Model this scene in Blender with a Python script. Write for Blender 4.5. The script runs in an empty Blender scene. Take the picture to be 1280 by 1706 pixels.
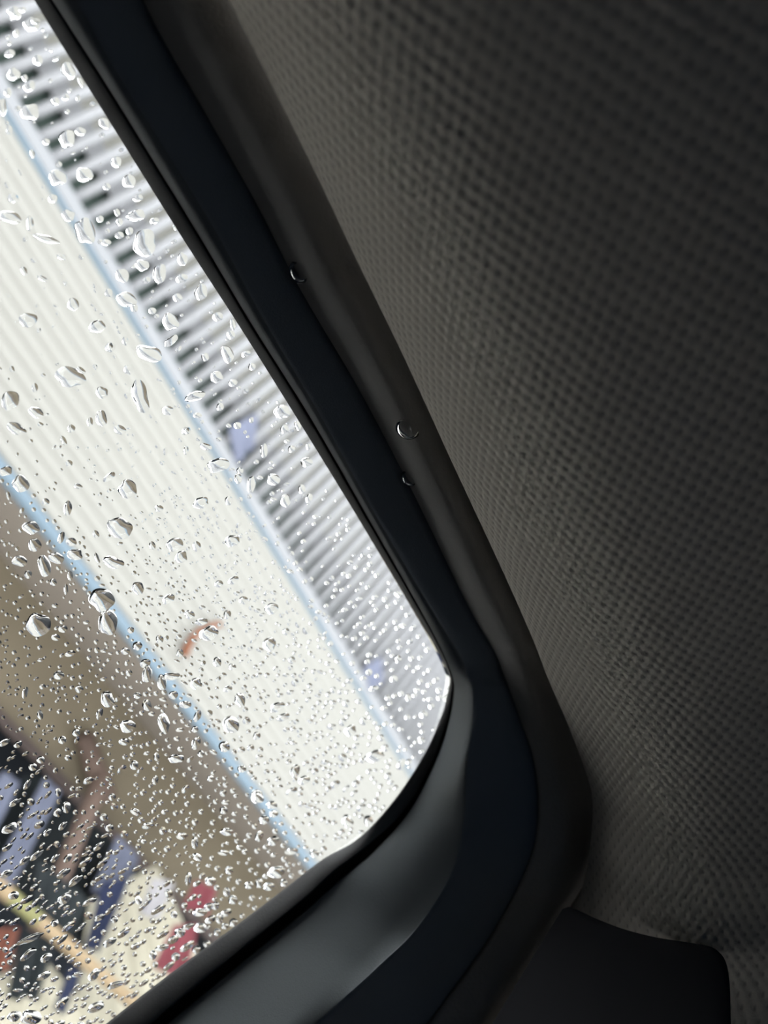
import bpy, math, random
import numpy as np
from mathutils import Matrix, Vector

# ---------------------------------------------------------------- camera, sky, exposure
F = 1282.0                      # focal length of the phone camera in 1280x1706 pixels
CZ = 1.30                       # camera height above the street
def _n(v): return v / np.linalg.norm(v)
_up = _n(np.array([1380., 1480., -F]))
_h = np.array([1066., -2105., -F]); _h = _n(_h - _up * (_h @ _up))
_o = np.cross(_up, _h)
if _o[2] > 0: _o = -_o
M = np.array([_h, _o, _up])     # camera axes -> world (X along the car, Y out of the window, Z up)
CAM = np.array([0., 0., CZ])
scene = bpy.context.scene
C = scene.collection

cam = bpy.data.cameras.new('camera')
cam.sensor_width = 36.0
cam.lens = F / 1706.0 * 36.0
cam.clip_start = 0.005
cam.dof.use_dof = True
cam.dof.focus_distance = 0.212
cam.dof.aperture_fstop = 9.5
cam_o = bpy.data.objects.new('camera', cam)
mw = Matrix.Identity(4)
for i in range(3):
    for j in range(3): mw[i][j] = M[i][j]
    mw[i][3] = CAM[i]
cam_o.matrix_world = mw
C.objects.link(cam_o)
scene.camera = cam_o

world = bpy.data.worlds.new('overcast_sky'); scene.world = world
world.use_nodes = True
wn = world.node_tree.nodes; wl = world.node_tree.links
bg = wn['Background']
bg.inputs['Color'].default_value = (0.93, 0.97, 1.0, 1)
bg.inputs['Strength'].default_value = 6.5

scene.view_settings.view_transform = 'Standard'
scene.view_settings.look = 'None'
scene.view_settings.exposure = 0.0
scene.view_settings.gamma = 1.0
scene.view_settings.use_curve_mapping = False
scene.cycles.max_bounces = 10
scene.cycles.transparent_max_bounces = 16
scene.cycles.transmission_bounces = 8
scene.cycles.caustics_refractive = True
scene.cycles.use_denoising = True

# ---------------------------------------------------------------- helpers
rng = random.Random(7)
def ray(x, y): return M @ np.array([x - 640., 853. - y, -F])
TAN = 0.325                     # lean of the side window
def on_lean(x, y, yc):          # the sight line through a point of the photograph meets the plane Y = yc + (.12 - Z) * TAN
    d = ray(x, y); t = (yc + .12 * TAN) / (d[1] + d[2] * TAN); return CAM + d * t
def on_y(x, y, Y):
    d = ray(x, y); return CAM + d * (Y / d[1])
def on_x(x, y, X):
    d = ray(x, y); return CAM + d * (X / d[0])
GN = _n(np.array([0., 1., TAN]))    # outward normal of the window glass

def mesh_obj(name, verts, faces, mat, parent=None, smooth=True):
    me = bpy.data.meshes.new(name)
    me.from_pydata([tuple(map(float, v)) for v in verts], [], faces)
    if smooth: me.polygons.foreach_set('use_smooth', [True] * len(me.polygons))
    me.update()
    o = bpy.data.objects.new(name, me)
    me.materials.append(mat)
    C.objects.link(o)
    if parent: o.parent = parent
    return o
def tag(o, label=None, cat=None, group=None, kind=None):
    if label: o['label'] = label
    if cat: o['category'] = cat
    if group: o['group'] = group
    if kind: o['kind'] = kind
    return o
def empty(name, loc=(0, 0, 0)):
    o = bpy.data.objects.new(name, None); o.empty_display_size = .05
    o.location = loc; C.objects.link(o); return o
def catmull(P, n):
    P = np.array(P, float); k = len(P) - 1; out = []
    for i in range(n):
        t = i / (n - 1) * k; s = min(int(t), k - 1); f = t - s
        p0 = P[max(s - 1, 0)]; p1 = P[s]; p2 = P[s + 1]; p3 = P[min(s + 2, k)]
        out.append(.5 * ((2 * p1) + (p2 - p0) * f + (2 * p0 - 5 * p1 + 4 * p2 - p3) * f * f + (3 * p1 - p0 - 3 * p2 + p3) * f ** 3))
    return np.array(out)
def catmull_split(P, k, n1, n):  # one smooth curve, sampled n1 times up to station k and n - n1 times after it
    P = np.array(P, float); a = catmull(P, 4001); last = len(P) - 1
    t = np.concatenate([np.linspace(0, k, n1), np.linspace(k, last, n - n1 + 1)[1:]])
    return a[np.clip((t / last * 4000).round().astype(int), 0, 4000)]
def loft(rows):                 # rows: list of (n,3) curves -> verts, faces
    n = len(rows[0]); V = np.concatenate(rows); Fs = []
    for r in range(len(rows) - 1):
        for i in range(n - 1):
            Fs.append((r * n + i, r * n + i + 1, (r + 1) * n + i + 1, (r + 1) * n + i))
    return V, Fs
def box_vf(lo, hi):
    x0, y0, z0 = lo; x1, y1, z1 = hi
    V = [(x0, y0, z0), (x1, y0, z0), (x1, y1, z0), (x0, y1, z0), (x0, y0, z1), (x1, y0, z1), (x1, y1, z1), (x0, y1, z1)]
    return V, [(0, 3, 2, 1), (4, 5, 6, 7), (0, 1, 5, 4), (1, 2, 6, 5), (2, 3, 7, 6), (3, 0, 4, 7)]
def box(name, lo, hi, mat, parent=None):
    V, Fs = box_vf(lo, hi); return mesh_obj(name, V, Fs, mat, parent, False)
def tube_vf(path, rad, seg=12, caps=True):
    path = [np.array(p, float) for p in path]; n = len(path)
    if not hasattr(rad, '__len__'): rad = [rad] * n
    V = []; Fs = []
    for i, p in enumerate(path):
        t = _n(path[min(i + 1, n - 1)] - path[max(i - 1, 0)])
        a = np.array([0, 0, 1.]) if abs(t[2]) < .9 else np.array([1., 0, 0])
        u = _n(np.cross(t, a)); w = np.cross(t, u)
        for k in range(seg):
            an = 2 * math.pi * k / seg
            V.append(p + rad[i] * (u * math.cos(an) + w * math.sin(an)))
    for i in range(n - 1):
        for k in range(seg):
            k2 = (k + 1) % seg
            Fs.append((i * seg + k, i * seg + k2, (i + 1) * seg + k2, (i + 1) * seg + k))
    if caps:
        Fs.append(tuple(range(seg))[::-1]); Fs.append(tuple((n - 1) * seg + k for k in range(seg)))
    return V, Fs

# ---------------------------------------------------------------- materials
def new_mat(name):
    m = bpy.data.materials.new(name); m.use_nodes = True
    nt = m.node_tree; return m, nt, nt.nodes['Principled BSDF']
def plain(name, col, rough=.6, var=.0, scale=20., bump=0., bscale=200., spec=.5, metal=0.):
    m, nt, b = new_mat(name)
    b.inputs['Base Color'].default_value = (*col, 1); b.inputs['Roughness'].default_value = rough
    b.inputs['Specular IOR Level'].default_value = spec; b.inputs['Metallic'].default_value = metal
    if var or bump:
        tc = nt.nodes.new('ShaderNodeTexCoord')
    if var:
        nz = nt.nodes.new('ShaderNodeTexNoise'); nz.inputs['Scale'].default_value = scale; nz.inputs['Detail'].default_value = 5
        nt.links.new(tc.outputs['Object'], nz.inputs['Vector'])
        mx = nt.nodes.new('ShaderNodeMix'); mx.data_type = 'RGBA'
        mx.inputs[6].default_value = tuple(c * (1 - var) for c in col) + (1,)
        mx.inputs[7].default_value = tuple(min(1, c * (1 + var)) for c in col) + (1,)
        nt.links.new(nz.outputs['Fac'], mx.inputs[0]); nt.links.new(mx.outputs[2], b.inputs['Base Color'])
    if bump:
        nb = nt.nodes.new('ShaderNodeTexNoise'); nb.inputs['Scale'].default_value = bscale; nb.inputs['Detail'].default_value = 3
        nt.links.new(tc.outputs['Object'], nb.inputs['Vector'])
        bp = nt.nodes.new('ShaderNodeBump'); bp.inputs['Strength'].default_value = bump; bp.inputs['Distance'].default_value = .001
        nt.links.new(nb.outputs['Fac'], bp.inputs['Height']); nt.links.new(bp.outputs['Normal'], b.inputs['Normal'])
    return m

def knit_mat():
    m, nt, b = new_mat('knit_fabric')
    b.inputs['Roughness'].default_value = .95; b.inputs['Specular IOR Level'].default_value = .1
    N = nt.nodes; L = nt.links
    tc = N.new('ShaderNodeTexCoord'); sep = N.new('ShaderNodeSeparateXYZ')
    wob = N.new('ShaderNodeTexNoise'); wob.inputs['Scale'].default_value = 120.; wob.inputs['Detail'].default_value = 2
    L.new(tc.outputs['Object'], wob.inputs['Vector'])
    sub = N.new('ShaderNodeVectorMath'); sub.operation = 'MULTIPLY_ADD'
    sub.inputs[1].default_value = (.0012, .0012, 0); L.new(wob.outputs['Color'], sub.inputs[0]); L.new(tc.outputs['Object'], sub.inputs[2])
    L.new(sub.outputs['Vector'], sep.inputs['Vector'])
    def mth(op, a, bb=None, c=None):
        n = N.new('ShaderNodeMath'); n.operation = op
        for i, v in enumerate((a, bb, c)):
            if v is None: continue
            if isinstance(v, (int, float)): n.inputs[i].default_value = v
            else: L.new(v, n.inputs[i])
        return n.outputs[0]
    TP = 2 * math.pi
    px = mth('MULTIPLY', sep.outputs['X'], TP / .0046)
    py = mth('MULTIPLY', sep.outputs['Y'], TP / .0029)
    u = mth('COSINE', mth('ADD', px, py)); v = mth('COSINE', mth('SUBTRACT', px, py))
    h = mth('MULTIPLY', mth('ADD', mth('ADD', u, v), 2.), .25)      # 0..1, a stitch at each lattice point
    hp = mth('POWER', h, .75)
    fz = N.new('ShaderNodeTexNoise'); fz.inputs['Scale'].default_value = 1500.; fz.inputs['Detail'].default_value = 2
    L.new(tc.outputs['Object'], fz.inputs['Vector'])
    hh = mth('MULTIPLY_ADD', fz.outputs['Fac'], .25, hp)
    bp = N.new('ShaderNodeBump'); bp.inputs['Strength'].default_value = 1.; bp.inputs['Distance'].default_value = .0003
    L.new(hh, bp.inputs['Height']); L.new(bp.outputs['Normal'], b.inputs['Normal'])
    rp = N.new('ShaderNodeValToRGB')                                 # dark pits between the stitches of the knit
    rp.color_ramp.elements[0].position = .0; rp.color_ramp.elements[0].color = (.45, .415, .37, 1)
    rp.color_ramp.elements[1].position = .35; rp.color_ramp.elements[1].color = (.72, .67, .60, 1)
    L.new(hp, rp.inputs['Fac']); L.new(rp.outputs['Color'], b.inputs['Base Color'])
    return m

def glass_pane_mat(col=(.985, .99, .985)):
    m = bpy.data.materials.new('window_glass'); m.use_nodes = True
    nt = m.node_tree; nt.nodes.remove(nt.nodes['Principled BSDF'])
    tr = nt.nodes.new('ShaderNodeBsdfTransparent'); tr.inputs['Color'].default_value = (*col, 1)
    gl = nt.nodes.new('ShaderNodeBsdfGlossy'); gl.inputs['Roughness'].default_value = .0
    fr = nt.nodes.new('ShaderNodeFresnel'); fr.inputs['IOR'].default_value = 1.25
    mx = nt.nodes.new('ShaderNodeMixShader')
    nt.links.new(fr.outputs[0], mx.inputs[0]); nt.links.new(tr.outputs[0], mx.inputs[1]); nt.links.new(gl.outputs[0], mx.inputs[2])
    nt.links.new(mx.outputs[0], nt.nodes['Material Output'].inputs['Surface'])
    return m
def water_mat():
    m = bpy.data.materials.new('rain_water'); m.use_nodes = True
    nt = m.node_tree; nt.nodes.remove(nt.nodes['Principled BSDF'])
    g = nt.nodes.new('ShaderNodeBsdfGlass'); g.inputs['IOR'].default_value = 1.333; g.inputs['Roughness'].default_value = 0.
    nt.links.new(g.outputs[0], nt.nodes['Material Output'].inputs['Surface'])
    return m

MAT = dict(
    knit=knit_mat(), glass=glass_pane_mat(), tint=glass_pane_mat((.055, .085, .125)), water=water_mat(),
    bluelit=plain('blue_reflection_plastic', (.24, .275, .33), .6, .04, 30., .12, 2200., .3),  # bluish light reflected on the shaded frame face is put into this colour
    seal=plain('sponge_rubber', (.40, .39, .375), .85, .12, 60., .25, 900., .25),
    frame=plain('matte_black_door_frame', (.16, .157, .155), .6, .05, 30., .15, 1500., .3),
    panel=plain('charcoal_plastic_trim', (.205, .222, .235), .5, .04, 30., .12, 2200., .35),
    rubber=plain('black_rubber', (.028, .028, .03), .6),
    carpet=plain('grey_carpet', (.10, .10, .10), .95, .2, 60.),
    dark=plain('dark_cabin_trim', (.035, .035, .040), .9, spec=.1),
    fascia=plain('cream_white_painted_metal', (.174, .168, .153), .6, .03, 1.5, spec=.15),
    white=plain('white_painted_wood', (.148, .149, .155), .5, .05, 3., spec=.15),
    blue=plain('pale_blue_paint', (0.091, 0.121, 0.148), .5, .06, 5., spec=.15),
    slat=plain('white_slat_paint', (0.195, 0.193, 0.200), .5, .05, 4., spec=.15),
    green=plain('dark_green_mesh', (0.068, 0.092, 0.079), .8, .35, 30., spec=.15),
    taupe=plain('taupe_board', (0.325, 0.313, 0.279), .8, .12, 3., spec=.15),
    soffit=plain('grey_taupe_soffit', (0.173, 0.149, 0.128), .8, .08, 2., spec=.15),
    wall=plain('olive_brown_wall', (0.101, 0.083, 0.058), .85, .18, 3., spec=.15),
    beam=plain('purple_brown_beam', (0.050, 0.037, 0.034), .7, .2, 6., spec=.15),
    inside=plain('shade_dark_shop_walls', (0.012, 0.014, 0.018), .9, .3, 4., spec=.15),  # shade of the open shop recess put into the near-black wall colour
    lavender=plain('lavender_cloth', (0.090, 0.096, 0.131), .9, .15, 12., spec=.15),
    navy=plain('navy_cloth', (0.010, 0.013, 0.030), .9, .25, 12., spec=.15),
    black=plain('charcoal_cloth', (0.008, 0.010, 0.011), .9, .3, 12., spec=.15),
    cream=plain('cream_cloth', (0.244, 0.224, 0.175), .9, .12, 8., spec=.15),
    red=plain('red_cloth', (.085, .019, .024), .85, .25, 10., spec=.15),
    rust=plain('rust_brown_cloth', (0.073, 0.027, 0.018), .9, .25, 10., spec=.15),
    whitecloth=plain('white_cloth', (0.173, 0.164, 0.169), .9, .08, 10., spec=.15),
    post=plain('brown_wood_post', (0.086, 0.059, 0.048), .75, .25, 14., spec=.15),
    bamboo=plain('tan_bamboo', (0.164, 0.118, 0.069), .5, .2, 10., spec=.15),
    bamboo_green=plain('green_yellow_bamboo', (0.114, 0.109, 0.046), .5, .2, 10., spec=.15),
    hook=plain('rusty_iron', (.115, .045, .024), .8, .3, 60., spec=.15),
    street=plain('pale_wet_concrete', (.70, .68, .64), .5, .12, 3.),
)

# ---------------------------------------------------------------- the car window surround, traced along the window opening
# each station: glass edge, groove start, groove end, crest, seal start, seal end (points of the photograph)
ST = [
 ((-42,-170),(-29,-176),(-26,-178),(-2,-190),(160,-150),(318,-140)),
 ((60,5),(80,-4),(83,-6),(112,-20),(228,-20),(368,-24)),
 ((150,150),(171,138),(174,136),(194,125),(276,74),(389,14)),
 ((300,390),(320,380),(323,378),(344,364),(417,321),(514,264)),
 ((400,545),(414,538),(417,536),(434,527),(501,483),(593,430)),
 ((500,705),(514,697),(517,695),(530,690),(596,645),(675,599)),
 ((600,868),(609,862),(612,860),(622,855),(686,816),(756,776)),
 ((700,1034),(706,1030),(708,1029),(722,1022),(777,1003),(839,954)),
 ((737,1100),(741,1098),(743,1098),(765,1092),(824,1086),(888,1065)),
 ((750,1130),(753,1130),(755,1130),(776,1126),(838,1122),(907,1115)),
 ((747,1150),(754,1150),(757,1150),(786,1150),(850,1152),(925,1158)),
 ((735,1195),(746,1196),(750,1196),(786,1205),(868,1202),(947,1208)),
 ((705,1260),(722,1266),(727,1268),(775,1275),(890,1270),(974,1280)),
 ((656,1334),(674,1350),(680,1356),(770,1365),(897,1345),(990,1342)),
 ((597,1397),(611,1409),(623,1420),(748,1455),(890,1410),(987,1412)),
 ((537,1432),(555,1453),(568,1466),(690,1548),(866,1472),(978,1466)),
 ((469,1485),(494,1507),(507,1520),(625,1612),(835,1530),(962,1524)),
 ((400,1537),(424,1563),(437,1577),(548,1682),(790,1600),(912,1608)),
 ((276,1628),(302,1662),(315,1677),(432,1790),(700,1720),(842,1720)),
 ((140,1735),(168,1773),(181,1788),(305,1905),(590,1845),(745,1855)),
 ((-40,1880),(-8,1922),(5,1938),(130,2060),(420,2010),(590,2030)),
]
YC_TOP = (.1755, .1692, .1688, .1635, .1510, .1334)
YC_PIL = (.1755, .1735, .1700, .1365, .1390, .1334)
NS = 220
pts = np.array(ST, float)
w = np.array([min(1, max(0, (i - 8) / 5)) for i in range(len(ST))])
w = w * w * (3 - 2 * w)
YE = np.interp(np.arange(len(ST)), [0, 1, 3, 5, 7, 9, 11, 12, 14, 20], [.1405, .1402, .1375, .1350, .1335, .1325, .1280, .1240, .1180, .1175])
yc_end = list(YE)
strip = np.interp(np.arange(len(ST)), [13, 15, 16], [0., .8, 1.])   # where the lit inner strip lies beside the glass
yc_end = np.array(yc_end)
crv = []
for c in range(6):
    yc = YC_TOP[c] * (1 - w) + YC_PIL[c] * w
    if c == 5: yc = yc_end
    if c == 3: yc = yc + np.interp(np.arange(len(ST)), [9.5, 13, 14.5, 17, 19], [0., .009, .006, -.004, -.009])
    if c == 1: yc = yc - .007 * strip
    if c == 2: yc = yc - .005 * strip
    if c == 4: yc = yc_end + .0215 * (1 - w) + .017 * w
    P = np.concatenate([pts[:, c, :], yc[:, None]], axis=1)
    if c < 3: crv.append(np.concatenate([catmull(P[:10], 100), catmull(P[9:], NS - 99)[1:]]))   # hard corner of the glass
    else: crv.append(catmull_split(P, 9, 100, NS))
# the glass edge has a hard corner where the top rail meets the pillar strip
def lean_curve(P, off=0.):
    off = np.broadcast_to(off, (len(P),)); return np.array([on_lean(p[0], p[1], p[2] + o_) for p, o_ in zip(P, off)])
G0, G1, G1b, G2, G3, G4 = [lean_curve(c) for c in crv]
def mixpx(a, b, t, yc_off=0.):
    P = a * (1 - t) + b * t; return lean_curve(P, yc_off)

ws = np.interp(np.arange(NS), [80, 130], [0., 1.])
# door frame: run channel lip, groove, moulded frame
win_root = empty('window_1', tuple(on_lean(400, 700, .1755)))
win_root['kind'] = 'structure'; win_root['label'] = 'rain-beaded side window of the car with its black frame'
def child(o, root):
    o.parent = root; o.matrix_parent_inverse = Matrix.Translation(-Vector(root.location)); return o
Vv, Ff = loft([lean_curve(crv[0], .004), lean_curve(crv[0], -.0004), mixpx(crv[0], crv[1], .12, -.001), mixpx(crv[0], crv[1], .55, -.0008), mixpx(crv[0], crv[1], .9, -.0004), mixpx(crv[0], crv[1], 1., .0)])
child(mesh_obj('run_channel_lip', Vv, Ff, MAT['frame']), win_root)
Vv, Ff = loft([mixpx(crv[1], crv[2], 0., .0003), mixpx(crv[1], crv[2], .1, .005), mixpx(crv[1], crv[2], .9, .005), mixpx(crv[1], crv[2], 1., .0003)])
child(mesh_obj('groove', Vv, Ff, MAT['rubber'], None, False), win_root)
rows = [mixpx(crv[2], crv[3], 0., 0.), mixpx(crv[2], crv[3], .07, -.0003)]
for t in (.2, .4, .6, .8): rows.append(mixpx(crv[2], crv[3], t, -.0012 * math.sin(math.pi * t)))
rows += [G2, mixpx(crv[3], crv[4], .03, -.0003)]
Vv, Ff = loft(rows)
child(mesh_obj('frame_reveal', Vv, Ff, MAT['panel']), win_root)
rows = [mixpx(crv[3], crv[4], .0, .0004), mixpx(crv[3], crv[4], .03, -.00032)]
for t in (.12, .3, .55, .8): rows.append(mixpx(crv[3], crv[4], t, (-.0022 + .0042 * ws) * math.sin(math.pi * t) * (1 - t)))
rows += [mixpx(crv[3], crv[4], 1., .001), mixpx(crv[3], crv[4], 1.04, .006)]
Vv, Ff = loft(rows)
tag(child(mesh_obj('frame_face', Vv, Ff, MAT['bluelit']), win_root), 'inner face of the window frame with blue reflected light in its colour')

# glass pane: the opening carried on behind the frame, and on out of the picture to the left and down
GT = .0032
def pane_outline(yc):
    P = []
    e = crv[0][2:-2]
    o2 = crv[1][2:-2]
    for a, b in zip(e[::6], o2[::6]): P.append(on_lean(a[0] * .6 + b[0] * .4, a[1] * .6 + b[1] * .4, yc))
    XL, ZL = -.55, -.38
    zl = CZ + ZL
    P.append(np.array([P[-1][0], yc + (.12 - ZL) * TAN, zl]))
    P.append(np.array([XL, yc + (.12 - ZL) * TAN, zl]))
    P.append(np.array([XL, yc + (.12 - .114) * TAN, CZ + .114]))
    return P
PI_ = pane_outline(.1770); PO_ = [p + GN * GT for p in PI_]
nn = len(PI_)
fcs = [tuple(range(nn)), tuple(range(nn, 2 * nn))[::-1]] + [(i, (i + 1) % nn, nn + (i + 1) % nn, nn + i) for i in range(nn)]
child(mesh_obj('pane', PI_ + PO_, fcs, MAT['glass'], None, False), win_root)
PANE_OUT = .1770 + GT * math.sqrt(1 + TAN * TAN)

# sponge rubber door seal between the frame and the headliner
rows = [mixpx(crv[4], crv[5], -.05, .006), mixpx(crv[4], crv[5], 0., .001)]
for t in (.03, .1, .18, .28, .4, .52, .64, .76, .88, .98): rows.append(mixpx(crv[4], crv[5], t, .0075 * t ** 2.2 - .0045 * (1 - .9 * ws) * math.sin(math.pi * t) + .005 * ws * t))
rows += [mixpx(crv[4], crv[5], 1.06, .012), mixpx(crv[4], crv[5], 1.2, .02)]
Vv, Ff = loft(rows)
seal = mesh_obj('trim_1', Vv, Ff, MAT['seal'])
tag(seal, 'charcoal rubber seal curving between the window frame and the grey headliner', None, None, 'structure')

# headliner: knitted roof lining, flat, then rolling down at its rear end
eh = lean_curve(crv[5]); eh = eh[:int(np.argmax(eh[:, 0]))]
kk = np.ones(9) / 9
def edge_y(x): return float(np.interp(x, eh[:, 0], eh[:, 1]))
def edge_z(x): return float(np.interp(x, eh[:, 0], eh[:, 2])) - CZ
def head_z(x, d):               # d: distance inboard from the traced edge; the lining rolls over its edge, then rises to the roof
    dd = max(0., d - .024)
    rise = HK * dd * dd if dd < .11 else HK * .11 * .11 + 2 * HK * .11 * (dd - .11)
    return edge_z(x) - float(np.interp(x, [.12, .20], [1., .7])) * HS * HR * (1 - math.exp(-d / HR)) + min(rise, .1)
HS, HR, HK = .78, .018, 9.0
nx, ny = 260, 80
V = []; Fs = []
for i in range(nx):
    x = -.75 + i / (nx - 1) * 1.055
    ey_ = edge_y(x)
    for j in range(ny):
        t = j / (ny - 1)
        y = -.60 + (ey_ + .60) * t ** .55
        V.append((x, y, CZ + head_z(x, ey_ - y)))
    V.append((x, ey_ + .0015, CZ + head_z(x, 0) + .002)); V.append((x, ey_ + .002, CZ + head_z(x, 0) + .02))
ny += 2
for i in range(nx - 1):
    for j in range(ny - 1):
        Fs.append((i * ny + j, i * ny + j + 1, (i + 1) * ny + j + 1, (i + 1) * ny + j))
ceil = mesh_obj('ceiling', V, Fs, MAT['knit'])
tag(ceil, 'grey knitted fabric headliner of the car roof beside the window seal', None, None, 'structure')
sm = ceil.modifiers.new('thickness', 'SOLIDIFY'); sm.thickness = .005; sm.offset = -1.0

# dark rear quarter panel under the headliner's end
edge = [(950,1511),(965,1517),(1000,1533),(1040,1548),(1090,1561),(1140,1569),(1180,1576),(1198,1586),(1210,1604),(1216,1640),(1218,1706),(1222,1900)]
PX = .2345
def panel_pt(x, y, k=0.): return on_x(x, y, PX + k)
top = [panel_pt(x, y) for x, y in edge]
N_e = len(edge)
low = []
for i, (x, y) in enumerate(edge):
    t = i / (N_e - 1)
    low.append(panel_pt(815 + 405 * t, 1735 + 300 * t))
rows = [catmull([panel_pt(x, y, .012) for x, y in edge], 60), catmull(top, 60)]
for t in (.02, .06, .3, .6, 1.): rows.append(catmull([a * (1 - t) + b * t - np.array([.0035 * math.sin(min(1, t * 12) * math.pi / 2), 0, 0]) for a, b in zip(top, low)], 60))
Vv, Ff = loft(rows)
tag(mesh_obj('trim_2', Vv, Ff, MAT['dark']), 'near-black rear quarter trim panel below the end of the headliner', None, None, 'structure')

# cabin shell that keeps the daylight to the window: roof skin, floor, sides, door below the glass
box('trim_3', (-.95, -1.3, CZ + .250), (.75, .060, CZ + .265), MAT['dark'])['kind'] = 'structure'
box('floor', (-.95, -1.3, .28), (.75, .545, .32), MAT['carpet'])['kind'] = 'structure'
V = [(-.95, .05, CZ + .252), (.75, .05, CZ + .252), (.75, .158, CZ + .158), (-.95, .158, CZ + .158), (-.95, .05, CZ + .265), (.75, .05, CZ + .265), (.75, .158, CZ + .170), (-.95, .158, CZ + .170)]
mesh_obj('trim_8', V, [(0, 3, 2, 1), (4, 5, 6, 7), (0, 1, 5, 4), (1, 2, 6, 5), (2, 3, 7, 6), (3, 0, 4, 7)], MAT['dark'], None, False)['kind'] = 'structure'
box('wall_left', (-.95, -1.3, .28), (.75, -1.26, CZ - .25), MAT['dark'])['kind'] = 'structure'
box('trim_10', (-.95, -1.3, CZ + .18), (.75, -1.26, CZ + .265), MAT['dark'])['kind'] = 'structure'
box('trim_11', (-.95, -1.3, CZ - .25), (-.6, -1.26, CZ + .18), MAT['dark'])['kind'] = 'structure'
box('trim_12', (.45, -1.3, CZ - .25), (.75, -1.26, CZ + .18), MAT['dark'])['kind'] = 'structure'
box('window_2', (-.6, -1.284, CZ - .25), (.45, -1.280, CZ + .18), MAT['tint'], None)['kind'] = 'structure'
def endwall(name, x0, x1):
    P = [(-1.3, CZ - 1.02), (.181 + 1.12 * TAN, CZ - 1.02), (.181 - .04 * TAN, CZ + .16), (.05, CZ + .265), (-1.3, CZ + .265)]
    V = [(x0, y, z) for y, z in P] + [(x1, y, z) for y, z in P]; n = len(P)
    o = mesh_obj(name, V, [tuple(range(n)), tuple(range(n, 2 * n))[::-1]] + [(i, n + i, n + (i + 1) % n, (i + 1) % n) for i in range(n)], MAT['dark'], None, False)
    o['kind'] = 'structure'
endwall('wall_front', -.95, -.91); endwall('wall_rear', .72, .75)
# body side skin outside the frame
gout = lean_curve(crv[0], .0065)
ctr = on_lean(250, 900, .185)
cap = []
for i in range(NS):
    p = gout[i]; t = i / (NS - 1)
    q = p.copy()
    if p[2] > CZ + .085: q = p + np.array([max(0, (p[0] - .12)) * 2.2, -.0135, .042])
    else:
        q = p + np.array([.5, -.02, .02])
    cap.append(q)
Vv, Ff = loft([gout, np.array(cap)])
tag(mesh_obj('wall_right', Vv, Ff, MAT['dark']), None, None, None, 'structure')
V, Fs = [], []
def leanbox(name, x0, x1, z0, z1, t0=.0, t1=.02):
    V = []
    for z in (z0, z1):
        yb = .180 + (.12 - z) * TAN
        V += [(x0, yb - t1, CZ + z), (x1, yb - t1, CZ + z), (x1, yb + t0, CZ + z), (x0, yb + t0, CZ + z)]
    o = mesh_obj(name, V, [(0, 3, 2, 1), (4, 5, 6, 7), (0, 1, 5, 4), (1, 2, 6, 5), (2, 3, 7, 6), (3, 0, 4, 7)], MAT['dark'], None, False)
    o['kind'] = 'structure'; return o
leanbox('door_1', -.95, .75, -1.0, -.375)
leanbox('trim_4', -.95, -.545, -.39, .14)
leanbox('trim_9', -.56, -.045, .111, .14)

# ---------------------------------------------------------------- the shop front across the street
Y0 = 3.0
box('ground', (-8, .5, -.05), (14, 12, 0.), MAT['street'])['kind'] = 'structure'

fas = empty('ribbed_fascia', (2.5, Y0, CZ + .83))
tag(fas, 'cream white ribbed fascia band with blue edges along the shop front', 'fascia')
nrib = 14; z0, z1 = .832, 1.578
rp = (z1 - z0) / nrib
prof = [(0, .0), (.12, -.004), (.35, -.0075), (.6, -.0075), (.85, -.003), (.95, .0), (1., .0)]
V = []; Fs = []
for x in (-3.0, 8.0):
    for t, dy in prof: V.append((x, dy, t * rp))
    V.append((x, .03, rp)); V.append((x, .03, 0))
k = len(prof) + 2
for i in range(k): Fs.append((i, (i + 1) % k, k + (i + 1) % k, k + i))
Fs.append(tuple(range(k))[::-1]); Fs.append(tuple(range(k, 2 * k)))
rib0 = None
for i in range(nrib):
    if rib0 is None:
        rib0 = mesh_obj('rib', V, Fs, MAT['fascia'], None, True); o = rib0
    else:
        o = rib0.copy(); C.objects.link(o)
    o.location = (0, Y0, CZ + z0 + rp * i); child(o, fas)
Vv, Ff = tube_vf([(-3, Y0 + .005, CZ + .803), (8, Y0 + .005, CZ + .803)], .029, 12)
tag(child(mesh_obj('lower_edge', Vv, Ff, MAT['blue']), fas), 'pale blue lower edge tube')
Vv, Ff = tube_vf([(-3, Y0 + .0, CZ + 1.588), (8, Y0 + .0, CZ + 1.588)], .013, 12)
tag(child(mesh_obj('upper_edge', Vv, Ff, MAT['blue']), fas), 'thin pale blue upper edge')
child(box('top_ledge', (-3, Y0 - .012, CZ + 1.600), (8, Y0 + .05, CZ + 1.655), MAT['white']), fas)

scr = empty('slatted_screen', (2.5, Y0 + .02, CZ + 1.655))
tag(scr, 'white screen of upright slats standing on the ribbed fascia', 'screen')
V, Fs = tube_vf([(0, 0, 0), (0, 0, 1.05)], .0215, 10)
V = [(v[0], v[1] * 1.5, v[2]) for v in V]
s0 = None
for i in range(-13, 92):
    if s0 is None: s0 = mesh_obj('slat', V, Fs, MAT['slat']); o = s0
    else: o = s0.copy(); C.objects.link(o)
    o.location = (.227 + .0775 * i, Y0 + .045, CZ + 1.656); child(o, scr)
child(box('pale_rail', (-1.2, Y0 + .080, CZ + 1.845), (7.5, Y0 + .095, CZ + 1.935), MAT['slat']), scr)
child(box('back_board', (-1.2, Y0 + .14, CZ + 1.92), (7.5, Y0 + .16, CZ + 2.72), MAT['taupe']), scr)
child(box('green_mesh', (-1.2, Y0 + .14, CZ + 1.655), (7.5, Y0 + .15, CZ + 1.92), MAT['green']), scr)
child(box('head_rail', (-1.2, Y0, CZ + 2.706), (7.5, Y0 + .16, CZ + 2.76), MAT['white']), scr)

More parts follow.
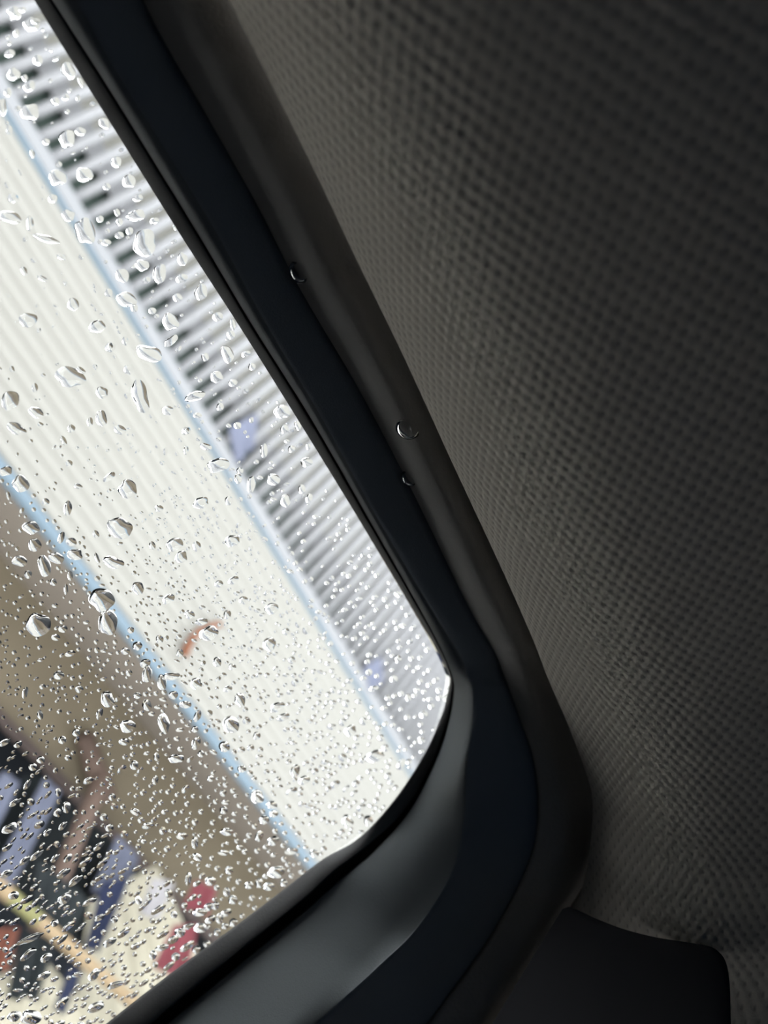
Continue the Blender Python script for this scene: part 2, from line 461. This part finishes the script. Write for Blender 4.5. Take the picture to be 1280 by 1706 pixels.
# recessed front under the fascia
YW = 3.9
box('trim_5', (-3, Y0 + .02, CZ + .79), (8, YW + .05, CZ + .81), MAT['soffit'])['kind'] = 'structure'
wl_ = box('wall_back', (-3, YW, CZ + .33), (8, YW + .08, CZ + .80), MAT['wall']); wl_['kind'] = 'structure'
box('trim_6', (-3, YW - .03, CZ + .285), (8, YW + .09, CZ + .335), MAT['beam'])['kind'] = 'structure'
box('wall_interior', (-3, 5.6, 0), (8, 5.7, CZ + .80), MAT['inside'])['kind'] = 'structure'
box('wall_end', (7.95, Y0, 0), (8.05, 5.7, CZ + .80), MAT['inside'])['kind'] = 'structure'
box('wall_start', (-3.05, Y0, 0), (-2.95, 5.7, CZ + .80), MAT['inside'])['kind'] = 'structure'
box('trim_7', (-3, YW + .08, CZ + .70), (8, 5.7, CZ + .72), MAT['inside'])['kind'] = 'structure'

def cloth(name, corners, mat, folds=3, amp=.02, seed=1, nu=28, nv=24, hem=.0):
    P = [on_y(x, y, Y) for x, y, Y in corners]    # top left, top right, bottom right, bottom left
    r = random.Random(seed); ph = r.random() * 6; ph2 = r.random() * 6
    nrm = _n(np.cross(P[1] - P[0], P[3] - P[0]))
    wd = _n(P[1] - P[0]) ; ln = np.linalg.norm(P[3] - P[0])
    V = []; Fs = []
    for j in range(nv):
        v = j / (nv - 1)
        for i in range(nu):
            u = i / (nu - 1)
            p = (P[0] * (1 - u) + P[1] * u) * (1 - v) + (P[3] * (1 - u) + P[2] * u) * v
            a = amp * (.35 + .65 * v)
            p = p + nrm * a * (math.sin(2 * math.pi * folds * u + ph + 1.2 * v) + .4 * math.sin(2 * math.pi * folds * 2.3 * u + ph2 - v))
            p = p + wd * (.04 * math.sin(5 * v + ph2) * ln * (u - .5) * .4) + (P[3] - P[0]) * (.03 * math.sin(7 * u + ph) * v)
            V.append(p)
    for j in range(nv - 1):
        for i in range(nu - 1):
            Fs.append((j * nu + i, j * nu + i + 1, (j + 1) * nu + i + 1, (j + 1) * nu + i))
    o = mesh_obj(name, V, Fs, mat)
    s = o.modifiers.new('thickness', 'SOLIDIFY'); s.thickness = .004
    return o
def hang(name, label, cat, corners, mat, **k): return tag(cloth(name, corners, mat, **k), label, cat, k.get('group'))

hang('cream_blanket', 'large cream blanket hanging behind the bamboo rail at the lower left', 'blanket',
     [(150,1500,3.25),(262,1440,3.35),(420,1760,3.2),(90,1900,3.1)], MAT['cream'], folds=5, amp=.018, seed=3, nu=50)
hang('cream_blanket', 'cream blanket under the bamboo rail in the bottom left corner of the window', 'blanket',
     [(-60,1640,2.95),(80,1600,2.95),(240,1800,2.9),(-40,1960,2.9)], MAT['cream'], folds=4, amp=.015, seed=5, nu=40)
hang('lavender_towel', 'lavender towel hanging leftmost, cut by the edge of the view', 'towel',
     [(6,1284,3.5),(32,1304,3.5),(-36,1430,3.3),(-75,1400,3.3)], MAT['lavender'], folds=1.5, amp=.012, seed=8)
hang('lavender_towel', 'long lavender towel hanging between the dark cloths beside the brown post', 'towel',
     [(76,1296,3.5),(100,1318,3.5),(20,1478,3.3),(-12,1452,3.3)], MAT['lavender'], folds=1.5, amp=.012, seed=9)
hang('lavender_shirt', 'short lavender shirt hanging right of the brown post', 'shirt',
     [(196,1392,3.45),(232,1428,3.45),(205,1500,3.35),(150,1486,3.35)], MAT['lavender'], folds=2, amp=.015, seed=11)
hang('black_trousers', 'black cloth hanging between the two long lavender towels', 'clothing',
     [(40,1290,3.62),(80,1300,3.62),(0,1500,3.45),(-50,1460,3.45)], MAT['black'], folds=2, amp=.015, seed=12)
hang('black_jacket', 'wide black jacket hanging behind the brown post', 'clothing',
     [(95,1325,3.6),(190,1400,3.6),(140,1560,3.4),(10,1480,3.4)], MAT['black'], folds=3, amp=.02, seed=13, nu=40)
hang('black_jacket', 'black jacket hanging below the bamboo rail over the cream blankets', 'clothing',
     [(40,1545,2.85),(92,1570,2.85),(66,1668,2.82),(16,1660,2.82)], MAT['black'], folds=2, amp=.015, seed=14)
hang('navy_trousers', 'navy cloth hanging from the rail across the large cream blanket', 'clothing',
     [(170,1470,3.1),(215,1462,3.1),(164,1590,3.02),(142,1576,3.02)], MAT['navy'], folds=2, amp=.012, seed=15)
hang('navy_scarf', 'narrow navy scarf hanging below the bamboo rail at the bottom', 'scarf',
     [(118,1610,2.82),(138,1618,2.82),(106,1690,2.8),(90,1680,2.8)], MAT['navy'], folds=1, amp=.01, seed=16)
hang('dark_skirt', 'dark cloth hanging just above the bamboo rail left of the cream blanket', 'clothing',
     [(60,1430,3.05),(150,1500,3.05),(120,1560,2.95),(50,1520,2.95)], MAT['black'], folds=3, amp=.015, seed=17)
hang('red_shirt', 'upper red shirt hanging near the lower corner of the window', 'clothing',
     [(326,1466,3.1),(362,1482,3.1),(348,1526,3.05),(306,1512,3.05)], MAT['red'], folds=2, amp=.012, seed=18)
hang('red_shirt', 'lower red shirt hanging beside the black window strip', 'clothing',
     [(288,1540,2.95),(330,1540,2.95),(306,1630,2.9),(250,1612,2.9)], MAT['red'], folds=2, amp=.012, seed=19)
hang('white_cloth', 'small white cloth hanging above the right end of the bamboo rail', 'clothing',
     [(252,1462,3.05),(290,1470,3.05),(262,1535,3.0),(232,1520,3.0)], MAT['whitecloth'], folds=2, amp=.012, seed=20)
hang('rust_cloth', 'rust brown cloth hanging under the left end of the bamboo rail', 'clothing',
     [(-10,1545,2.84),(34,1545,2.84),(14,1620,2.82),(-40,1600,2.82)], MAT['rust'], folds=2, amp=.012, seed=21)

a = on_y(330, 1528, 3.03); b = on_y(312, 1556, 2.94)
Vv, Ff = tube_vf([a, b], .004, 8)
tag(mesh_obj('cord', Vv, Ff, MAT['black']), 'short dark cord tying the lower red shirt to the upper one', 'cord')
a = on_y(172, 1290, 3.42); b = on_y(20, 1650, 3.12)
Vv, Ff = tube_vf([a, a * .7 + b * .3, a * .3 + b * .7, b], [.040, .041, .043, .044], 10)
tag(mesh_obj('wooden_post', Vv, Ff, MAT['post']), 'leaning brown wooden post among the hanging clothes', 'post')
a = on_y(140, 1225, 3.84); b = on_y(176, 1330, 3.80)
Vv, Ff = tube_vf([a, b], [.045, .06], 10)
tag(mesh_obj('timber_strut', Vv, Ff, MAT['post']), 'short tan timber strut on the olive brown wall above the post', 'strut')

# bamboo rail
br = empty('bamboo_rail', tuple(on_y(100, 1562, 2.8)))
tag(br, 'tan and green bamboo pole slung level in front of the clothes', 'pole')
xs = [1.55, 1.86, 2.02, 2.30, 2.62, 3.2]
for i in range(len(xs) - 1):
    x0_, x1_ = xs[i], xs[i + 1]
    path = [(x0_, 2.8, CZ - .146), (x0_ + .012, 2.8, CZ - .146), ((x0_ + x1_) / 2, 2.8, CZ - .146), (x1_ - .012, 2.8, CZ - .146), (x1_, 2.8, CZ - .146)]
    Vv, Ff = tube_vf(path, [.028, .0245, .0235, .0245, .028], 12)
    o = child(mesh_obj('bamboo_segment', Vv, Ff, MAT['bamboo_green' if i == 1 else 'bamboo']), br)
    if i == 1: o['label'] = 'yellow green segment of the pole'

# rusty hook on the fascia, lavender light spots on the slats shaped as cloths
hp = [on_y(x, y, Y0 - d) for x, y, d in ((307,1092,.032),(313,1076,.04),(322,1062,.05),(335,1050,.055),(350,1043,.045),(368,1040,.025))]
Vv, Ff = tube_vf(catmull(hp, 24), list(np.linspace(.020, .012, 24)), 10)
tag(mesh_obj('rusty_hook', Vv, Ff, MAT['hook']), 'curved orange rusty hook fixed on the cream ribbed fascia', 'hook')
hang('lavender_reflection', 'pale lavender rag as a cloth patch low on the white slats mid screen', 'reflection',
     [(382,712,2.99),(428,690,2.99),(424,745,2.98),(392,772,2.98)], MAT['lavender'], folds=2, amp=.008, seed=31)
hang('lavender_reflection', 'small lavender rag as a cloth patch on the white slats near the window corner', 'reflection',
     [(606,1112,2.99),(634,1094,2.99),(640,1136,2.98),(616,1150,2.98)], MAT['lavender'], folds=2, amp=.008, seed=32)

# ---------------------------------------------------------------- raindrops
DROPS = """24 22 24 22 0;27 55 9 13 0;13 62 9 8 0;15 72 9 8 0;20 22 8 7 0;37 16 13 9 0;16 89 18 13 -20;63 100 16 18 0;23 124 23 19 0;41 130 10 12 0;49 144 20 17 -20;84 134 8 8 0;42 160 6 6 0;114 118 21 29 -20;92 98 14 8 -20;134 137 8 17 -25;76 59 8 10 20;71 49 7 7 0;85 84 7 6 0;51 81 8 6 -20;13 154 13 15 0;50 187 29 28 -30;30 181 11 10 0;92 169 14 13 0;109 162 13 11 -20;115 151 10 8 0;130 164 8 14 0;112 186 10 8 20;154 173 10 8 0;112 231 24 31 20;77 236 12 11 0;134 219 18 14 20;173 206 18 19 -20;170 225 11 9 0;15 217 10 15 0;12 205 6 6 0;3 178 16 30 0;52 41 24 24 0;59 36 14 12 0
141 291 27 25 0;194 270 16 19 0;202 250 9 8 0;215 302 20 23 0;178 311 13 12 0;176 287 8 8 0;218 288 6 6 0;230 330 17 12 -10;227 359 28 20 -10;257 368 15 11 -20;195 354 10 13 -20;199 370 12 12 0;167 365 12 11 0;179 385 9 9 0;199 392 15 12 0;216 385 12 13 0;241 405 39 42 0;142 385 32 44 -25;114 359 22 18 0;177 404 15 11 0;167 403 10 9 0;304 432 18 20 0;290 403 12 8 -20;278 418 9 8 0;292 379 6 14 -25;237 442 21 20 0;136 428 11 9 0;96 296 31 25 20;54 256 8 16 -15;98 274 11 10 0;88 331 15 14 0;181 488 13 13 0
17 362 36 20 10;50 372 12 25 0;77 398 42 12 18;22 330 19 16 20;12 308 8 13 -25;34 287 6 12 -25;103 428 18 9 15;71 464 20 8 30;40 451 9 16 -25;109 472 6 10 -25;43 398 9 11 30;57 433 12 9 20;158 476 6 9 0
266 456 22 31 0;204 459 22 22 0;244 467 14 10 -30;303 464 19 15 -20;335 487 22 25 0;296 496 15 14 0;211 499 32 24 15;224 513 12 13 0;254 518 13 11 0;261 527 9 8 0;284 536 27 27 0;285 568 26 13 -35;297 582 15 7 -40;363 528 17 15 0;388 541 9 18 -10;385 558 14 14 0;379 590 20 28 -25;410 590 15 10 -20;342 595 12 14 0;361 628 21 18 20;388 638 15 12 0;420 611 12 12 0;249 589 42 26 15;215 615 17 17 0;183 576 10 12 0;209 568 11 15 0;234 660 27 52 -15
47 533 28 24 0;122 507 19 20 0;162 544 25 21 0;184 579 18 15 0;211 567 14 18 0;117 628 48 32 10;135 617 17 9 30;215 617 20 18 0;17 667 30 30 0;20 615 8 13 -25;60 687 24 17 25;27 714 32 18 20;72 625 10 6 30;170 654 20 18 0;169 697 17 28 -15;212 659 10 11 0;150 703 10 15 0;119 714 12 13 0;58 646 10 16 0;200 716 22 14 20;67 707 12 8 20;65 550 7 11 0;159 611 8 11 -25
325 660 34 15 -20;329 692 15 9 0;367 678 12 13 0;396 709 13 11 20;409 652 11 9 0;430 667 11 6 -40;470 686 26 22 0;496 709 11 16 -20;474 715 14 14 0;419 700 8 11 0;440 751 12 23 0;427 770 9 8 0;486 748 12 12 0;511 770 20 15 0;514 744 8 12 0;364 775 34 24 -15;343 744 20 11 20;400 784 11 11 0;419 807 13 29 10;456 799 22 18 0;397 797 12 18 0;476 834 16 21 0;503 815 12 15 0;515 830 11 15 20;335 838 26 18 -10;382 834 14 15 0;312 717 12 12 0
280 684 18 16 0;309 718 14 10 -40;106 734 8 18 -30;115 772 12 11 0;130 810 15 8 15;213 815 32 28 20;113 847 13 25 10;165 842 9 9 0;200 880 40 34 0;160 890 10 13 -30;265 847 14 11 20;276 752 8 14 10;310 750 8 16 0;271 771 10 8 20;182 795 24 10 -35
35 806 28 26 -10;9 785 22 16 -10;14 826 7 15 -10;56 826 8 8 0;76 836 13 11 0;73 850 8 7 0;52 879 28 20 20;96 880 8 7 0;102 896 10 20 25;119 903 17 14 0;125 924 24 19 0;58 908 20 22 0;94 930 24 18 20;74 943 19 38 -10;33 935 26 16 0;47 957 12 14 0;89 970 11 12 -25;110 982 7 18 0;142 980 9 8 0;117 959 9 16 0;162 930 7 18 -20;189 937 32 20 15;230 980 20 20 0;223 955 9 9 0;162 964 10 9 0;13 923 6 11 15
170 999 42 36 0;180 1037 32 40 10;64 1041 38 40 20;93 1062 14 11 0;105 1048 15 12 0;98 1125 18 14 0;132 1148 14 12 0;179 1165 22 26 -15;42 1154 9 20 15;67 1191 10 16 -10;166 1189 10 19 20;213 1210 24 22 0;229 1076 16 14 0;209 1085 15 11 0;242 1105 18 14 -20;245 1123 16 28 15;215 1121 11 11 0;229 1159 14 10 0;245 1175 15 19 -10;127 1221 13 12 0;104 1233 13 13 0;162 1083 10 11 0;92 1009 12 8 0;121 1026 8 8 0;71 1144 11 10 0;144 1037 12 7 0;117 1089 18 9 -15;218 1050 11 11 0
270 1137 16 24 0;285 1127 28 13 -10;273 1205 20 30 -15;289 1158 15 14 0;309 1174 20 12 0;329 1193 11 20 20;325 1215 11 11 0;327 1238 13 23 25;294 1264 26 14 0;261 1261 9 14 0;327 1139 20 18 0;400 1166 18 22 -20;385 1207 26 28 0;374 1244 18 18 20;362 1103 14 16 -20;387 1111 12 11 0;372 1125 12 9 0;380 1148 15 10 -25;403 1281 14 12 0;428 1226 12 13 0;428 1324 18 17 0;351 1297 12 10 0;301 1248 11 9 0;224 1275 14 15 0;207 1236 18 11 0;335 1256 11 11 0;259 1300 9 16 15;288 1309 10 9 0
291 907 26 22 -30;328 910 13 17 0;302 928 20 19 0;387 901 22 20 -20;281 998 22 14 -30;316 1024 17 14 20;336 1036 20 12 -10;348 1055 32 22 -10;266 1065 13 13 0;298 1061 10 9 0;300 1088 12 13 0;453 1014 22 18 -30;449 1073 22 22 0;406 1000 14 13 0;379 1024 12 15 0;389 967 18 12 -30;365 973 14 12 -20;254 909 10 14 -30
492 1284 15 22 20;579 1368 19 20 0;614 1367 15 18 0;624 1260 34 18 -15;462 1178 26 14 -20;584 1217 20 17 -25;472 1195 22 12 -25;663 1098 12 13 0;680 1162 10 13 0;695 1150 10 9 0;702 1233 12 11 0;719 1177 10 10 0;507 1300 20 14 -25
429 1329 18 22 -35;373 1350 13 13 0;378 1386 22 12 0;432 1393 12 19 20;455 1401 19 15 -25;461 1453 30 18 -10;382 1450 14 14 0;351 1468 18 15 0;325 1404 11 20 0;329 1428 17 11 30;314 1464 10 21 10;378 1486 11 15 0;388 1499 15 15 0;333 1520 24 13 0;366 1530 12 18 0;389 1537 14 14 0;334 1546 20 17 0;300 1554 17 15 0;375 1543 12 10 0;362 1553 12 12 0;327 1582 14 13 0;293 1594 14 14 0;255 1591 11 16 0;290 1524 11 12 0;440 1366 18 14 -20;453 1341 18 13 0;456 1356 14 12 0;448 1477 17 14 0;432 1471 13 17 0;415 1475 14 12 0;473 1471 12 12 0;524 1422 15 14 0;348 1511 17 13 -25;359 1509 12 14 0;377 1521 20 11 -30;312 1577 28 11 -35;351 1532 20 11 -35;313 1544 22 9 -20;270 1579 24 10 -15
11 1456 22 11 -30;23 1492 18 13 -15;106 1455 26 11 -38;126 1467 28 11 -38;108 1497 22 16 -30;50 1564 48 10 -25;47 1590 32 11 -38;77 1596 22 12 -35;30 1650 18 6 0;52 1695 34 24 -10;91 1538 14 11 -50;71 1529 16 8 -35;166 1529 19 9 -30;149 1503 26 9 -28;183 1570 26 11 -35;160 1678 32 14 -25;192 1641 28 11 -20;73 1626 26 11 -30;157 1624 26 13 -45;129 1624 20 8 -10;191 1532 11 12 0;254 1591 10 13 0;231 1500 10 14 -20;24 1693 24 16 -35;165 1410 22 9 -40;16 1380 28 14 -25;8 1237 22 9 -30;46 1307 20 9 -55;96 1354 14 14 0;79 1387 16 9 -45;61 1425 28 9 -38;55 1278 14 13 0;68 1266 14 12 0;92 1430 18 9 -40;12 1412 20 9 -35;182 1379 14 13 0;187 1328 12 12 0;111 1345 14 19 0;105 1376 19 9 -45;25 1337 24 8 -35;37 1341 9 8 0;41 1434 22 9 -40;30 1240 16 10 -30;97 1320 9 14 0;63 1210 8 8 0;113 1430 18 10 -45"""

def pane_frame(px, py):
    c = on_lean(px, py, PANE_OUT)
    ex = (on_lean(px + 1, py, PANE_OUT) - on_lean(px - 1, py, PANE_OUT)) / 2
    ey = (on_lean(px, py + 1, PANE_OUT) - on_lean(px, py - 1, PANE_OUT)) / 2
    return c, ex, ey
def drop_vf(w, h, ang, ex, ey, nrm, r, nseg=28, nring=8, irr=.12, phi=62., skew=.12, soft=.6):
    """A sessile drop: irregular outline, flat foot on the glass, domed outside. Local coordinates about its foot."""
    a = math.radians(ang); ca, sa = math.cos(a), math.sin(a)
    hs = [(k, irr * r.uniform(.4, 1.) / k ** .8, r.uniform(0, 6.28)) for k in (2, 3, 4, 5)]
    sz = math.sqrt(np.linalg.norm(ex) * np.linalg.norm(ey) * w * h) / 2
    cp = math.radians(phi); Rs = 1 / math.sin(cp)
    dn = np.array([0, .31, -.95]); dn = dn - nrm * (dn @ nrm); dn = _n(dn)      # downhill on the glass
    V = []; Fs = []
    rs = [math.sin(math.pi / 2 * i / nring) * (1 - soft * .5) + i / nring * soft * .5 for i in range(nring, 0, -1)]
    for q in rs:
        cap_ = math.sqrt(max(0, Rs * Rs - q * q)) - Rs * math.cos(cp)
        z = (1 - soft) * cap_ + soft * 1.15 * (Rs - Rs * math.cos(cp)) * (1 - q * q) ** 1.7
        for k in range(nseg):
            th = 2 * math.pi * k / nseg
            rad = 1 + sum(m_ * math.cos(n_ * th + p_) for n_, m_, p_ in hs) * (.35 + .65 * q)
            u = q * rad * math.cos(th) * w / 2; v = q * rad * math.sin(th) * h / 2
            uu = u * ca - v * sa; vv = u * sa + v * ca
            V.append(ex * uu + ey * vv + nrm * (z * sz * .92) + dn * (skew * z * sz))
    zt = (Rs - Rs * math.cos(cp)) * (1 + .15 * soft)
    V.append(nrm * zt * sz * .92 + dn * skew * zt * sz)
    n_r = len(rs)
    for j in range(n_r - 1):
        for k in range(nseg):
            k2 = (k + 1) % nseg
            Fs.append((j * nseg + k, j * nseg + k2, (j + 1) * nseg + k2, (j + 1) * nseg + k))
    for k in range(nseg): Fs.append(((n_r - 1) * nseg + k, (n_r - 1) * nseg + (k + 1) % nseg, n_r * nseg))
    foot0 = len(V)
    for k in range(nseg): V.append(V[k].copy())
    V.append(np.zeros(3))
    for k in range(nseg): Fs.append((foot0 + (k + 1) % nseg, foot0 + k, foot0 + nseg))
    return V, Fs

def side(x, y, pa, pb):   # >0 : right/above of the line pa->pb in the photograph
    return (pb[0] - pa[0]) * (pa[1] - y) - (pa[0] - x) * (pb[1] - pa[1])
def backdrop(x, y):
    if side(x, y, (10, 200), (680, 1290)) > 0: return 'slats'
    if side(x, y, (0, 770), (520, 1435)) > 0: return 'fascia'
    if side(x, y, (0, 1190), (250, 1470)) > 0: return 'wall'
    return 'clothes'
BEHIND = dict(slats='white slats', fascia='cream ribbed fascia', wall='brown wall', clothes='hanging clothes')
SPECIAL = {
 (241,405): 'largest round raindrop on the glass, in front of the white slats',
 (142,385): 'tall raindrop straddling the blue upper edge of the fascia, beside the largest round drop',
 (96,296): 'plump raindrop on the upper fascia edge with striped reflections',
 (50,187): 'big notched raindrop at the upper left where slats meet the fascia',
 (114,118): 'tall raindrop touching the door frame near the top of the glass',
 (234,660): 'long raindrop trailing down beside the upper blue edge of the fascia',
 (249,589): 'wide bent raindrop lying across the upper blue edge of the fascia',
 (117,628): 'widest flat raindrop in the middle of the cream fascia',
 (17,667): 'round raindrop with a dark wedge at the left border, on the cream fascia',
 (200,880): 'large raindrop with a dark triangle low on the cream fascia',
 (170,999): 'large raindrop on the lower blue edge with a white foot',
 (180,1037): 'tall raindrop just below the largest drop on the lower blue edge',
 (64,1041): 'large round raindrop alone over the brown wall at the left',
 (77,398): 'wavy thin raindrop trail on the cream fascia',
 (348,1055): 'raindrop over the curved orange hook on the fascia',
 (461,1453): 'bright wide raindrop close to the lower right window strip',
 (364,775): 'notched raindrop on the upper blue edge halfway along the window',
 (74,943): 'tall forked raindrop over the brown wall below the blue edge',
 (50,1564): 'longest arched raindrop streak over the black jacket below the bamboo',
 (52,1695): 'big raindrop at the very bottom over the cream blanket',
 (385,1207): 'plump raindrop with a dark top, on the lower blue edge near the bottom',
 (213,815): 'square-ish raindrop with a dark slash on the cream fascia',
 (24,22): None,
}
taken = []
named = []
drng = random.Random(11)
for row in DROPS.replace('\n', ';').split(';'):
    if not row.strip(): continue
    px, py, w_, h_, an = map(float, row.split())
    if any(abs(px - t[0]) < 3 and abs(py - t[1]) < 3 for t in taken): continue
    named.append((px, py, w_, h_, an)); taken.append((px, py, max(w_, h_) / 2))
named.sort(key=lambda d: -d[2] * d[3])
extra_small = named[300:]
named = named[:300]
GAP = GN * .00002
DR = []
for px, py, w_, h_, an in named:
    c, ex, ey = pane_frame(px, py)
    big = w_ * h_ > 330
    V, Fs = drop_vf(w_ * 1.04, h_ * 1.04, an, ex, ey, GN, drng, 36 if big else 24, 9 if big else 6, .16 if big else .09, (drng.uniform(48, 62) if big else drng.uniform(44, 60)), drng.uniform(.05, .3), .15 if big else .5)
    o = mesh_obj('raindrop', V, Fs, MAT['water'])
    o.location = tuple(c + GAP)
    key = (int(px), int(py))
    bk = backdrop(px, py)
    asp = max(w_, h_) / min(w_, h_)
    shape = 'long' if asp > 1.75 else ('oval' if asp > 1.25 else 'round')
    size = 'large' if w_ * h_ > 380 else ('medium' if w_ * h_ > 180 else 'small')
    DR.append((o, px, py, size, shape, bk, SPECIAL.get(key)))
# every drop is told apart by its looks, what lies behind it and the nearest of a few easily found drops
MARK = {(241,405): 'the largest round drop', (142,385): 'the tall edge drop', (96,296): 'the striped drop', (50,187): 'the big notched drop',
        (234,660): 'the long trailing drop', (117,628): 'the widest flat drop', (17,667): 'the dark-wedged drop', (200,880): 'the dark-triangle drop',
        (170,999): 'the white-footed drop', (64,1041): 'the lone wall drop', (348,1055): 'the drop by the hook', (461,1453): 'the bright wide drop',
        (364,775): 'the notched edge drop', (50,1564): 'the longest arched streak', (52,1695): 'the bottommost big drop', (385,1207): 'the low edge drop'}
ORD = ['', 'second ', 'third ', 'fourth ', 'fifth ', 'sixth ', 'seventh ', 'eighth ', 'ninth ', 'tenth ', 'eleventh ', 'twelfth ']
def heading(dx, dy):
    k = int(((math.degrees(math.atan2(dy, dx)) + 360 + 45) % 360) // 90)
    return ('right of', 'below', 'left of', 'above')[k]
buckets = {}
for d in DR:
    o, px, py, size, shape, bk, special = d
    if special: tag(o, special, 'raindrop', 'raindrops on the window'); continue
    m_ = min((k for k in MARK if abs(k[0] - px) + abs(k[1] - py) > 1), key=lambda k: (k[0] - px) ** 2 + (k[1] - py) ** 2)
    hd = heading(px - m_[0], py - m_[1])
    buckets.setdefault((size, shape, bk, m_, hd), []).append((math.hypot(px - m_[0], py - m_[1]), o))
for (size, shape, bk, m_, hd), L_ in buckets.items():
    for r_, (_, o) in enumerate(sorted(L_, key=lambda t: t[0])):
        near = {'slats': 'the slats', 'fascia': 'the fascia', 'wall': 'the wall', 'clothes': 'the clothes'}[bk]
        tag(o, f'{size} {shape} raindrop over {near}, {ORD[r_]}nearest {hd} {MARK[m_]}', 'raindrop', f'raindrops over {near}')

# fine spatter: too many to count, one object
SV = []; SF = []
srng = random.Random(23)
poly = [tuple(p) for p in crv[0][5:-5, :2]]
def inside(x, y):
    # left of the traced glass edge
    for (x0, y0), (x1, y1) in zip(poly[:-1], poly[1:]):
        if y0 <= y < y1 or y1 <= y < y0:
            pass
    # top rail then pillar: glass lies left of the rail and above the pillar strip
    e1 = side(x, y, (100, 68), (748, 1122)) < -3000
    for (x0, y0), (x1, y1) in zip(poly[:-1], poly[1:]):
        if x0 > x >= x1 and y0 > 1100: 
            if y > y0 + (y1 - y0) * (x0 - x) / (x0 - x1) - 4: return False
    return e1 and (x < 748)
grid = {}
def free(x, y, r):
    for t in taken:
        if (t[0] - x) ** 2 + (t[1] - y) ** 2 < (t[2] * .92 + r) ** 2: return False
    gx, gy = int(x // 16), int(y // 16)
    for i in (-1, 0, 1):
        for j in (-1, 0, 1):
            for (a_, b_, r_) in grid.get((gx + i, gy + j), ()):
                if (a_ - x) ** 2 + (b_ - y) ** 2 < (r_ + r) ** 2: return False
    return True
def add_small(x, y, w_, h_, an, seg=10, ring=5):
    c, ex, ey = pane_frame(x, y)
    V, Fs = drop_vf(w_, h_, an, ex, ey, GN, srng, seg, ring, .07, srng.uniform(28, 44), .1, .8)
    b0 = len(SV)
    SV.extend([v + c + GAP for v in V]); SF.extend([tuple(b0 + k for k in f) for f in Fs])
for px, py, w_, h_, an in extra_small: add_small(px, py, w_, h_, an, 16, 5)
n_ok = 0
for _ in range(15000):
    x = srng.uniform(-6, 760); y = srng.uniform(-6, 1712)
    if not inside(x, y): continue
    # density and size grow towards the lower rear corner of the window
    s = (x * .5 + y * .85) / 1500.
    dens = max(.05, min(1., (s - .12) * 1.25)) ** 1.3
    bk = backdrop(x, y)
    if bk == 'fascia' and s < .55: dens *= .5
    if bk == 'slats': dens *= .55
    if srng.random() > dens: continue
    r = srng.choice((2.2, 2.6, 3.2, 3.8)) * (.65 + .75 * s)
    if s > .75 and srng.random() < .25: r *= 1.45
    if not free(x, y, r * 1.1): continue
    grid.setdefault((int(x // 16), int(y // 16)), []).append((x, y, r))
    el = 1.0; an = 0
    if bk == 'clothes': el = srng.choice((1., 1.5, 2.)); an = -36 + srng.uniform(-10, 10)
    elif srng.random() < .3: el = srng.uniform(1.1, 1.6); an = srng.uniform(-60, 30)
    add_small(x, y, 2 * r * el, 2 * r / math.sqrt(el), an)
    n_ok += 1
sp = mesh_obj('rain_spatter', SV, SF, MAT['water'])
tag(sp, 'fine spatter of tiny raindrops covering the outside of the car window', 'raindrops', None, 'stuff')
print('spatter', n_ok, len(SF))

# clear drops sitting on the inner seal and the frame
from mathutils.bvhtree import BVHTree
bv_seal = BVHTree.FromPolygons([tuple(v.co) for v in seal.data.vertices], [tuple(p.vertices) for p in seal.data.polygons])
def seal_drop(px, py, w_, h_, label, bv):
    d = ray(px, py); hit, nrm, _, dist = bv.ray_cast(Vector(CAM), Vector(d).normalized())
    if hit is None: print('miss', px, py); return
    nrm = np.array(nrm)
    if nrm @ d > 0: nrm = -nrm
    dd = _n(d)
    s = dist / F * (np.linalg.norm(d) / F)
    cx = M @ np.array([1., 0, 0]); cy = M @ np.array([0, -1., 0])
    ex = cx - nrm * (cx @ nrm); ey = cy - nrm * (cy @ nrm)
    ex = _n(ex) * s; ey = _n(ey - ex * (ey @ ex) / (ex @ ex)) * s
    V, Fs = drop_vf(w_, h_, 0, ex, ey, nrm, drng, 32, 9, .05, 80., .0, 0.)
    o = mesh_obj('water_drop', V, Fs, MAT['water']); o.location = tuple(np.array(hit) + nrm * .00003)
    tag(o, label, 'water drop', 'water drops on the door seal')
seal_drop(498, 454, 34, 36, 'upper lone water drop on the edge of the charcoal door seal', bv_seal)
seal_drop(679, 715, 42, 38, 'largest water drop, on the middle of the charcoal door seal', bv_seal)
seal_drop(681, 797, 30, 28, 'small water drop on the seal edge just below the largest one', bv_seal)
